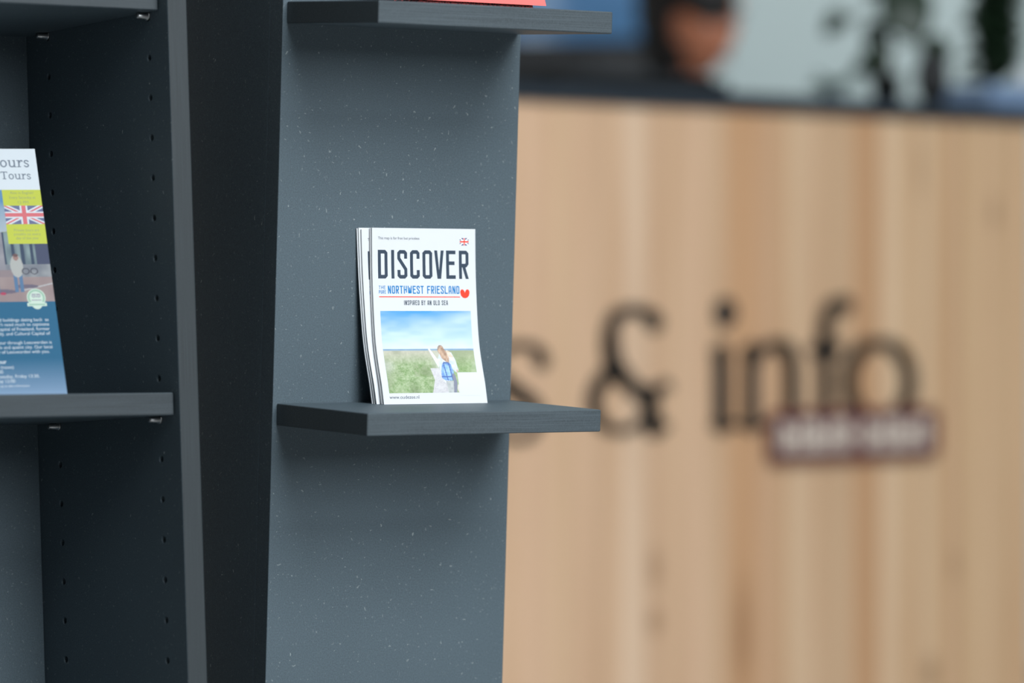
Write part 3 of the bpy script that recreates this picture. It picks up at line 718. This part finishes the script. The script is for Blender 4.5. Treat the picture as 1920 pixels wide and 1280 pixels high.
glyph([[(1224, 604, 26), (1208, 588, 16), (1180, 581, 13), (1148, 596, 18), (1140, 640, 26), (1150, 688, 28), (1185, 728, 20), (1216, 756, 26), (1220, 800, 26), (1246, 798, 8)],
       [(1146, 690, 20), (1118, 722, 20), (1108, 758, 22), (1122, 790, 16), (1152, 806, 10), (1188, 798, 10), (1212, 768, 14), (1226, 735, 10), (1244, 716, 8)],
       [(1206, 728, 9), (1250, 725, 9)]], name='ampersand')
glyph([[(1349, 662, 27), (1349, 794, 27)], [(1334, 797, 8), (1374, 796, 8)], [(1336, 660, 9), (1358, 660, 9)]], [(1356, 586, 19)], name='letter_i')
glyph([[(1404, 658, 24), (1404, 794, 25)], [(1392, 658, 9), (1410, 656, 9)], [(1388, 797, 9), (1424, 795, 9)], [(1410, 680, 14), (1430, 652, 12), (1452, 646, 16), (1474, 660, 24), (1480, 700, 25), (1480, 792, 25)], [(1464, 793, 8), (1498, 792, 8)]], name='letter_n')
glyph([[(1582, 572, 24), (1568, 567, 14), (1552, 578, 20), (1544, 610, 25), (1543, 660, 25), (1543, 790, 24)], [(1522, 656, 18), (1566, 654, 18)], [(1526, 792, 8), (1562, 790, 8)]], name='letter_f')
glyph([[(1644+57*math.sin(a), 716-74*math.cos(a), 12+14*abs(math.sin(a))) for a in [2*PI*i/14 for i in range(15)]]], name='letter_o')

M_MAR = mat('maroon_plaque', srgb(98, 42, 44), .5)
plq = empty('name_plaque', FC @ Matrix.Translation(L(cu_at(1590), .008, ch_at(1590, 815))), 'maroon rounded plaque with pale lettering below the word info on counter', 'plaque')
I = Ink()
u_a, u_b = cu_at(1432), cu_at(1748); h_a, h_b = ch_at(1590, 865), ch_at(1590, 767)
rr = .016; pts = []
for (cx_, cy_, a0) in ((u_b-rr, h_b-rr, 0), (u_a+rr, h_b-rr, 90), (u_a+rr, h_a+rr, 180), (u_b-rr, h_a+rr, 270)):
    for k in range(6): a = math.radians(a0+18*k); pts.append((cx_+rr*math.cos(a), cy_+rr*math.sin(a)))
I.poly(pts); put(solid('plate', I, .006, M_MAR, plq, FC, .0082), plq, FC)
hh_ = (h_b-h_a); M_CREAM = mat('cream_letter', srgb(236, 222, 206), .5)
xs_ = u_a+.018; word = 0
rnd = random.Random(3)
h0_, h1_ = h_a+hh_*.22, h_a+hh_*.80
for (wa, wb, n_) in ((1446, 1590, 8), (1604, 1728, 7)):
    A, B_ = cu_at(wa), cu_at(wb); st_ = (B_-A)/n_; I = Ink(); I.rect(A+st_*.12, h0_+.004, B_-st_*.2, h0_+.0075)
    for k in range(n_):
        x_ = A+st_*k+st_*.12; tall = (0, -.004, .0, .004)[k % 4]
        I.rect(x_, h0_, x_+st_*.30, h1_+tall)
        if k % 3 != 1: I.rect(x_+st_*.30, h1_-.010, x_+st_*.75, h1_)
        if k % 2 == 0: I.rect(x_+st_*.30, h0_, x_+st_*.78, h0_+.010)
        if k % 3 == 0: I.rect(x_+st_*.52, h0_, x_+st_*.80, h1_)
        else: I.rect(x_+st_*.30, (h0_+h1_)/2-.004, x_+st_*.70, (h0_+h1_)/2+.004)
    put(solid('raised_lettering', I, .0015, M_CREAM, plq, FC, .0142), plq, FC)

# ------------------------------------------------------------------ things on and behind the counter
ctop = c0.z+.026
def oncounter(x, back):
    """world point on the countertop seen at column x, a little behind the front edge"""
    q_ = c0-cn*back; t = (x-960)/F_PX; u = (t*q_.y-q_.x)/(cw.x-t*cw.y); p = q_+cw*u; return Vector((p.x, p.y, ctop))
M_LEAF = mat('dark_leaf', (.010, .028, .011), .45); M_LEAF2 = mat('grey_green_leaf', (.08, .14, .11), .5); M_POT = mat('black_pot', (.012, .013, .014), .5); M_SOIL = mat('soil', (.03, .02, .012), .9)
def blade(vs, fs, base, d, length, wid, droop, roll=0.0, n=7, fold=.25):
    d = Vector(d).normalized(); side = d.cross(Vector((0, 0, 1)))
    side = side.normalized() if side.length > 1e-3 else Vector((1, 0, 0))
    side = Matrix.Rotation(roll, 3, d) @ side
    b = len(vs); p = Vector(base); dr = d.copy()
    for i in range(n+1):
        t = i/n; w_ = wid*(math.sin(PI*min(1, t*.92+.08)))**.8+.0006
        nn = side.cross(dr).normalized()
        vs += [p-side*w_/2+nn*w_*fold, p, p+side*w_/2+nn*w_*fold]
        p = p+dr*length/n; dr = (dr+Vector((0, 0, -droop/n))).normalized()
    for i in range(n):
        for k in range(2): a = b+i*3+k; fs.append((a, a+1, a+4, a+3))
def leafmesh(name, blades, m, parent, label=None):
    vs, fs = [], []
    for bl in blades: blade(vs, fs, *bl)
    o = mesh(name, vs, fs, m, parent, smooth=True, label=label)
    md = o.modifiers.new('solid', 'SOLIDIFY'); md.thickness = .0006; return o
def tube(vs, fs, path, r, n=8):
    b = len(vs)
    for i, p in enumerate(path):
        p = Vector(p); d = (Vector(path[min(i+1, len(path)-1)])-Vector(path[max(i-1, 0)])).normalized()
        s = d.orthogonal().normalized(); t = d.cross(s); rr_ = r[i] if isinstance(r, list) else r
        for k in range(n): a = 2*PI*k/n; vs.append(p+s*rr_*math.cos(a)+t*rr_*math.sin(a))
    for i in range(len(path)-1):
        for k in range(n): fs.append((b+i*n+k, b+i*n+(k+1) % n, b+(i+1)*n+(k+1) % n, b+(i+1)*n+k))
def lathe(name, prof_, m, parent, c=(0, 0, 0), n=28, label=None):
    vs, fs = [], []
    for (r, z) in prof_:
        for k in range(n): a = 2*PI*k/n; vs.append((c[0]+r*math.cos(a), c[1]+r*math.sin(a), c[2]+z))
    for i in range(len(prof_)-1):
        for k in range(n): fs.append((i*n+k, i*n+(k+1) % n, (i+1)*n+(k+1) % n, (i+1)*n+k))
    return mesh(name, vs, fs, m, parent, smooth=True, label=label)
def thing(name, p, label, cat, group=None, rz=0):
    return empty(name, Matrix.Translation(p) @ Matrix.Rotation(rz, 4, 'Z'), label, cat, group)
mm = 7.05/F_PX       # metres per pixel at the counter's right half
# small potted plant with broad hanging leaves
pp = oncounter(1662, .14)
pl = thing('potted_plant', pp, 'potted plant with a few broad dark leaves in a small black pot on counter', 'plant')
lathe('pot', [(.0, 0), (.020, 0), (.026, .046), (.028, .046), (.028, .052), (.024, .052), (.023, .044), (0, .044)], M_POT, pl)
vs, fs = [], []
tube(vs, fs, [(0, 0, .04), (.006, 0, .09), (.0, 0, .14), (.012, 0, .19), (.01, 0, .25), (.02, 0, .32)], [.004, .0035, .003, .003, .0025, .002])
tube(vs, fs, [(.006, 0, .09), (.03, 0, .105), (.055, .0, .10)], .002); tube(vs, fs, [(.0, 0, .14), (-.03, .0, .15), (-.06, 0, .14)], .002)
mesh('stem', vs, fs, mat('brown_stem', (.06, .05, .035), .7), pl, smooth=True)
for (b_, d_, l_, w_, dr_) in (((.0, -.01, .185), (.75, -.2, -.95), .10, .048, .3), ((-.012, 0, .25), (.6, 0, -.9), .10, .05, .2), ((.012, 0, .19), (-.9, 0, .15), .05, .02, 1.0),
                              ((.055, 0, .10), (.8, -.1, -.5), .06, .030, .8), ((-.06, 0, .14), (-.9, 0, -.2), .05, .020, .9), ((.02, 0, .32), (.3, .1, .8), .10, .04, 1.2),
                              ((.0, 0, .13), (-.5, .1, -.5), .05, .022, .5), ((0, 0, .06), (-.8, .1, .5), .06, .03, 1.4), ((.02, 0, .32), (-.8, .1, .3), .09, .04, 1.2)):
    leafmesh('leaf', [(b_, d_, l_, w_*1.9, dr_, 1.15)], M_LEAF, pl)
# pale fuzzy plant further left
pp = oncounter(1560, .16)
pl = thing('small_plant', pp, 'small pale grey-green plant on the counter, left of the broad-leaved potted plant', 'plant')
lathe('pot', [(0, 0), (.016, 0), (.020, .022), (.018, .022), (.0, .020)], mat('glass_grey_pot', (.25, .30, .31), .3), pl)
rnd = random.Random(9)
leafmesh('foliage', [((0, 0, .02), (math.cos(a), math.sin(a), rnd.uniform(.6, 1.8)), rnd.uniform(.035, .06), .014, 1.1, rnd.uniform(-1, 1)) for a in [rnd.uniform(0, 2*PI) for _ in range(16)]], M_LEAF2, pl)
# long planter box with a dense dark plant
pa = oncounter(1803, .10); pb_ = oncounter(1925, .10)
pc = (pa+pb_)/2; ln_ = (pb_-pa).length
pln = thing('planter_box', pc, 'long blue-grey planter box at the right end of the counter', 'planter', rz=TC)
M_PLB = mat('blue_grey_planter', srgb(128, 152, 184), .5)
hp = 46*mm
for nm, a, b in (('front_wall', (-ln_/2, -.06, 0), (ln_/2, -.055, hp)), ('back_wall', (-ln_/2, .055, 0), (ln_/2, .06, hp)), ('end_wall', (-ln_/2, -.055, 0), (-ln_/2+.005, .055, hp)), ('end_wall', (ln_/2-.005, -.055, 0), (ln_/2, .055, hp))):
    wbox(nm, a, b, M_PLB, pln, bevel=.001)
wbox('soil', (-ln_/2+.0055, -.0545, .004), (ln_/2-.005, .055, hp-.01), M_SOIL, pln)
bp_ = oncounter(1866, .10)
dp_ = thing('leafy_plant', Vector((bp_.x, bp_.y, ctop+hp-.0095)), 'dense dark green upright plant growing in the blue-grey planter box', 'plant')
rnd = random.Random(4)
bl = []
for k in range(210):
    a = rnd.uniform(0, 2*PI); z = rnd.uniform(.015, .20); r = rnd.uniform(0, .012)
    bl.append(((r*math.cos(a), r*math.sin(a), z), (math.cos(a)*.9, math.sin(a)*.9, rnd.uniform(.25, 1.1)), rnd.uniform(.036, .056), rnd.uniform(.022, .032), .6, rnd.uniform(-1.2, 1.2)))
leafmesh('foliage', bl, M_LEAF, dp_)
vs, fs = [], []; tube(vs, fs, [(0, 0, 0), (.004, 0, .12), (-.003, 0, .24), (0, 0, .34)], [.006, .005, .004, .003]); mesh('stem', vs, fs, M_SOIL, dp_, smooth=True)
# dark round pot between the plants
pp = oncounter(1748, .048)
vz = thing('round_vase', pp, 'squat black vase between the broad-leaved potted plant and the planter box', 'vase')
lathe('body', [(0, 0), (.016, 0), (.026, .025), (.028, .048), (.024, .070), (.015, .080), (.017, .088), (.014, .088), (.011, .078), (0, .02)], M_POT, vz)
# white candle cup at the frame's right edge
pp = oncounter(1921, .085)
vz = thing('white_cup', Vector((pp.x, pp.y, ctop+hp-.01)), 'small white cup standing in the planter box at the right edge', 'cup')
lathe('body', [(0, 0), (.010, 0), (.013, .045), (.011, .045), (.009, .006), (0, .006)], mat('white_ceramic', (.75, .78, .82), .3), vz)

# desk, monitor, chair, person
M_BLK = mat('black_plastic', (.006, .0065, .007), .6, .3); M_DESK = mat('grey_desktop', (.16, .17, .18), .5)
dk = thing('office_desk', Vector((.05, 7.95, 0)), 'plain office desk standing behind the reception counter', 'desk')
wbox('desktop', (-.75, -.35, .715), (.55, .35, .74), M_DESK, dk, bevel=.002)
for a in (-.70, .50):
    for b in (-.31, .31): wbox('leg', (a-.02, b-.02, 0), (a+.02, b+.02, .715), M_BLK, dk)
mo = thing('computer_monitor', Vector((-.03, 7.85, .74)), 'black computer monitor seen from behind, left of the seated person', 'monitor')
wbox('screen_housing', (-.28, -.02, .10), (.165, .02, .495), M_BLK, mo, bevel=.004)
wbox('screen', (-.27, .0201, .11), (.155, .0215, .485), mat('dark_screen', (.03, .04, .06), .15), mo)
wbox('stand', (-.03, -.05, .012), (.03, -.02, .30), M_BLK, mo, bevel=.002); wbox('foot', (-.12, -.10, 0), (.12, .10, .012), M_BLK, mo, bevel=.002)
bx_ = thing('document_box', oncounter(1180, .17), 'low black tray on the counter in front of the seated person', 'tray', rz=TC)
wbox('tray', (-.24, -.09, 0), (.125, .09, .022), M_BLK, bx_, bevel=.002)
wbox('paper_pile', (-.20, -.08, .022), (.10, .08, .030), mat('slate_folder', srgb(26, 33, 38), .6), bx_, bevel=.001)
# office chair
ch = thing('office_chair', Vector((.0, 9.12, 0)), 'black high-backed office chair behind the counter', 'chair', rz=.5)
wbox('seat', (-.25, -.24, .50), (.25, .24, .57), M_BLK, ch, bevel=.02)
wbox('backrest', (-.20, .22, .62), (.20, .29, 1.29), mat('dark_plum_fabric', (.030, .022, .034), .9), ch, bevel=.03)
lathe('column', [(0, .06), (.03, .06), (.03, .50), (0, .50)], M_BLK, ch)
wbox('back_bracket', (-.03, .20, .46), (.03, .30, .66), M_BLK, ch, bevel=.004)
for k in range(5):
    a = 2*PI*k/5; vs, fs = [], []; tube(vs, fs, [(0, 0, .09), (.15*math.cos(a), .15*math.sin(a), .075), (.28*math.cos(a), .28*math.sin(a), .055)], [.022, .018, .014]); mesh('base_arm', vs, fs, M_BLK, ch, smooth=True)
    lathe('caster', [(0, 0), (.02, .004), (.026, .025), (.02, .05), (0, .055)], M_BLK, ch, (.28*math.cos(a), .28*math.sin(a), 0), 14)

M_SKIN = mat('skin', srgb(205, 132, 100), .5, .4); M_HAIR = mat('dark_hair', (.010, .008, .007), .6); M_JUMP = mat('black_jumper', (.012, .014, .017), .9); M_TROU = mat('dark_trousers', (.02, .022, .03), .9)
def skinned(name, chains, root_i, m, parent, sub=2):
    """chains: list of joint lists [(x,y,z,r)...]; joints with the same point are merged"""
    pts, idx, es = [], {}, []
    for chn in chains:
        prev = None
        for (x_, y_, z_, r_) in chn:
            k = (round(x_, 4), round(y_, 4), round(z_, 4))
            if k not in idx: idx[k] = len(pts); pts.append((x_, y_, z_, r_))
            if prev is not None: es.append((prev, idx[k]))
            prev = idx[k]
    me = bpy.data.meshes.new(name); me.from_pydata([p[:3] for p in pts], es, [])
    o = link(name, me)
    o.modifiers.new('s', 'SKIN'); sv = me.skin_vertices[0].data
    for i, p in enumerate(pts): sv[i].radius = (p[3], p[3]); sv[i].use_root = (i == root_i)
    ss = o.modifiers.new('ss', 'SUBSURF'); ss.levels = sub; ss.render_levels = sub
    nm = evalmesh(o); bpy.data.objects.remove(o); nm.name = name
    nm.materials.clear(); nm.materials.append(m)
    for p in nm.polygons: p.use_smooth = True
    return link(name, nm, parent)
per = thing('person', Vector((.17, 8.50, 0)), 'dark-haired person in a black jumper seated behind the counter, face turned right', 'person')
def q3(x_, y_, z_, r_): return (x_-.158, y_-8.50, z_, r_)
fdir = Vector((.62, -.78, 0)).normalized(); sd = Vector((.78, .62, 0))
pel = q3(.11, 8.62, .66, .14); chest1 = q3(.14, 8.54, .84, .125); chest2 = q3(.185, 8.47, 1.01, .135); nb = q3(.245, 8.41, 1.125, .055); nk = q3(.285, 8.38, 1.205, .044); hd0 = q3(.305, 8.37, 1.265, .042)
shL = q3(.185-sd.x*.16, 8.45-sd.y*.16, 1.075, .058); shR = q3(.185+sd.x*.16, 8.45+sd.y*.16, 1.055, .058)
elL = q3(.03, 8.22, .86, .042); wrL = q3(.12, 8.06, .785, .028); elR = q3(.42, 8.40, .84, .042); wrR = q3(.36, 8.17, .785, .028)
hpL = q3(.03, 8.60, .66, .10); hpR = q3(.20, 8.66, .66, .10); knL = q3(.08, 8.18, .62, .07); knR = q3(.36, 8.30, .62, .07); anL = q3(.06, 8.20, .12, .042); anR = q3(.36, 8.34, .12, .042)
body = skinned('body', [[pel, chest1, chest2, nb, nk, hd0], [chest2, shL, elL, wrL], [chest2, shR, elR, wrR], [pel, hpL, knL, anL, q3(.08, 8.06, .05, .035)], [pel, hpR, knR, anR, q3(.38, 8.20, .05, .035)]], 0, M_SKIN, per)
skinned('jumper', [[(*pel[:3], .150), (*chest1[:3], .138), (*chest2[:3], .148), (*nb[:3], .072), (nk[0], nk[1], nk[2], .064), (hd0[0], hd0[1], hd0[2]-.012, .060)], [(*chest2[:3], .148), (*shL[:3], .068), (*elL[:3], .052), (*wrL[:3], .036)], [(*chest2[:3], .148), (*shR[:3], .068), (*elR[:3], .052), (*wrR[:3], .036)]], 0, M_JUMP, per)
skinned('trousers', [[(pel[0], pel[1], pel[2]-.02, .150), (*hpL[:3], .108), (*knL[:3], .078), (*anL[:3], .055)], [(pel[0], pel[1], pel[2]-.02, .150), (*hpR[:3], .108), (*knR[:3], .078), (*anR[:3], .055)]], 0, M_TROU, per)
for wr, sgn in ((wrL, -1), (wrR, 1)):
    f_ = Vector((.35, -.93, -.05)).normalized(); s_ = f_.cross(Vector((0, 0, 1))).normalized(); w0 = Vector(wr[:3])-Vector((0, 0, .0))
    chs = []
    pal = w0+f_*.05-Vector((0, 0, .012)); pc_ = (*pal, .020)
    for j, (o_, l_) in enumerate(((-.028, .062), (-.010, .072), (.009, .068), (.027, .054))):
        kn = pal+f_*.035+s_*o_; chs.append([(*w0, .024), pc_, (*kn, .011), (*(kn+f_*l_*.5-Vector((0, 0, .006))), .0088), (*(kn+f_*l_-Vector((0, 0, .018))), .0075)])
    th0 = w0+f_*.03-s_*sgn*.026; chs.append([(*w0, .024), (*th0, .012), (*(th0+f_*.03-s_*sgn*.022), .010), (*(th0+f_*.058-s_*sgn*.026-Vector((0, 0, .008))), .008)])
    skinned('hand', chs, 0, M_SKIN, per)
# head: ellipsoid pushed into a face
HC = Vector((.338-.17, 8.345-8.50, 1.352)); tilt = Matrix.Rotation(-.12, 3, Vector((0, 1, 0)))
fd = Vector((.66, -.75, -.40)).normalized(); sdv = fd.cross(Vector((0, 0, 1))).normalized(); upv = sdv.cross(fd).normalized()
def headpt(a, b, c): return HC+tilt @ (sdv*a+fd*b+upv*c)
bm = bmesh.new(); bmesh.ops.create_uvsphere(bm, u_segments=40, v_segments=32, radius=1)
for v in bm.verts:
    x_, y_, z_ = v.co; a, b, c = x_*.066, y_*.094, z_*.112
    if c < 0: k = -c/.112; a *= 1-.34*k*k; b = b*(1-.18*k)+.012*k*(1 if y_ > 0 else 0)
    if y_ > .3 and z_ < .35: b = min(b, .084+.004*z_)
    g = lambda cx, cz, sx_, sz_: math.exp(-((a-cx)/sx_)**2-((c-cz)/sz_)**2)
    if y_ > 0:
        b += .022*g(0, -.022, .010, .016)+.012*g(0, .0, .008, .022)-.010*g(.030, .012, .014, .010)-.010*g(-.030, .012, .014, .010)
        b += .006*g(0, -.056, .020, .006)+.005*g(0, -.068, .018, .006)-.003*g(0, -.062, .022, .0025)+.008*g(0, -.095, .022, .015)+.004*g(0, .028, .05, .008)
    v.co = headpt(a, b, c)
me = bpy.data.meshes.new('head'); bm.to_mesh(me); bm.free(); me.materials.append(M_SKIN)
for p in me.polygons: p.use_smooth = True
link('head', me, per)
M_EYE = mat('eye_white', (.7, .7, .7), .2); M_IRIS = mat('iris', (.03, .015, .01), .2); M_LIP = mat('lips', srgb(150, 78, 70), .4)
for s_ in (-1, 1):
    bm = bmesh.new(); bmesh.ops.create_uvsphere(bm, u_segments=16, v_segments=12, radius=.0115, matrix=Matrix.Translation(headpt(s_*.030, .074, .012))); me = bpy.data.meshes.new('eye'); bm.to_mesh(me); bm.free(); me.materials.append(M_EYE); e = link('eye', me, per)
    bm = bmesh.new(); bmesh.ops.create_uvsphere(bm, u_segments=12, v_segments=8, radius=.0052, matrix=Matrix.Translation(headpt(s_*.030, .0825, .011))); me = bpy.data.meshes.new('iris'); bm.to_mesh(me); bm.free(); me.materials.append(M_IRIS); link('iris', me, e)
    vs, fs = [], []; tube(vs, fs, [headpt(s_*.074, -.004, .022), headpt(s_*.084, -.016, .026), headpt(s_*.086, -.018, .004), headpt(s_*.080, -.008, -.022), headpt(s_*.072, .0, -.028)], [.006, .008, .007, .006, .004]); mesh('ear', vs, fs, M_SKIN, per, smooth=True)
    vs, fs = [], []; tube(vs, fs, [headpt(s_*.014, .093, .032), headpt(s_*.030, .092, .037), headpt(s_*.048, .080, .031)], [.002, .0032, .0015]); mesh('eyebrow', vs, fs, M_HAIR, per, smooth=True)
vs, fs = [], []; tube(vs, fs, [headpt(-.022, .085, -.061), headpt(0, .095, -.060), headpt(.022, .085, -.061)], [.0018, .0045, .0018]); mesh('lips', vs, fs, M_LIP, per, smooth=True)
bm = bmesh.new(); bmesh.ops.create_uvsphere(bm, u_segments=40, v_segments=32, radius=1)
for v in bm.verts:
    x_, y_, z_ = v.co; a, b, c = x_*.082+.014, y_*.106-.012, z_*.122+.014
    if y_ > .25 and z_ < -.05+.1*abs(x_): b = min(b, .030)
    if y_ <= .25 and z_ < 0:
        k = -z_; c = c*(1+.75*k*k) if y_ < .1 else c*1.1; a *= 1-.12*k
    if y_ > .1 and z_ < .2 and abs(x_) > .5: b -= .02
    r_ = 1+.03*math.sin(x_*25+z_*6)
    v.co = headpt(a*r_, b, c)
me = bpy.data.meshes.new('hair'); bm.to_mesh(me); bm.free(); me.materials.append(M_HAIR)
for p in me.polygons: p.use_smooth = True
link('hair', me, per)

# blue banner on the back wall, and a dark sideboard under it
def wallpt(x, y): p = px(x, y, 10.37); return p
a = wallpt(820, 96); b = wallpt(1237, -260)
bn = thing('wall_poster', Vector(((a.x+b.x)/2, 10.39, a.z)), 'big blue poster hanging on the back wall behind the person', 'poster')
wd_, hg = b.x-a.x, b.z-a.z
wbox('panel', (-wd_/2, -.012, 0), (wd_/2, .01, hg), mat('panel_blue_edge', srgb(46, 96, 138), .5), bn)
def blues(s, t):
    c = lerp(srgb(66, 122, 168), srgb(52, 106, 152), vn(s*5, t*6, 11)); c = lerp(c, srgb(92, 130, 176), max(0, vn(s*7, t*5, 12)-.45)*1.6)
    d = math.hypot((s-.43)/.15, (t-.04)/.10); c = lerp((.72, .82, .95), c, d)
    d = math.hypot((s-.48)/.10, (t-.27)/.07); c = lerp((.55, .68, .82), c, d)
    return c
vs, fs, cs = [], [], []
n_ = 40
for j in range(n_+1):
    for i in range(n_+1): vs.append((-wd_/2+wd_*i/n_, -.0125, hg*j/n_)); cs.append(blues(i/n_, j/n_))
for j in range(n_):
    for i in range(n_): k = j*(n_+1)+i; fs.append((k, k+1, k+n_+2, k+n_+1))
mesh('printed_image', vs, fs, attr_mat('poster_print', .5), bn, colors=cs)
a = wallpt(700, 97); b = wallpt(1296, 97)
sbd = thing('sideboard', Vector(((a.x+b.x)/2, 10.13, 0)), 'black sideboard against the back wall below the blue poster', 'cabinet')
wd_ = b.x-a.x
wbox('carcass', (-wd_/2, -.22, .06), (wd_/2, .22, a.z-.02), M_BLK, sbd, bevel=.002); wbox('top', (-wd_/2-.01, -.24, a.z-.02), (wd_/2+.01, .23, a.z), M_BLK, sbd, bevel=.002)
for k in range(3):
    d_ = wbox('door', (-wd_/2+wd_*k/3+.003, -.238, .07), (-wd_/2+wd_*(k+1)/3-.003, -.22, a.z-.03), mat('dark_door', (.018, .018, .020), .5), sbd, bevel=.001)
    wbox('handle', (-wd_/2+wd_*(k+1)/3-.05, -.248, .8), (-wd_/2+wd_*(k+1)/3-.04, -.238, 1.0), M_STEEL, d_)
wbox('foot', (-wd_/2+.02, -.2, 0), (wd_/2-.02, .2, .06), M_BLK, sbd)
bpy.context.view_layer.update()
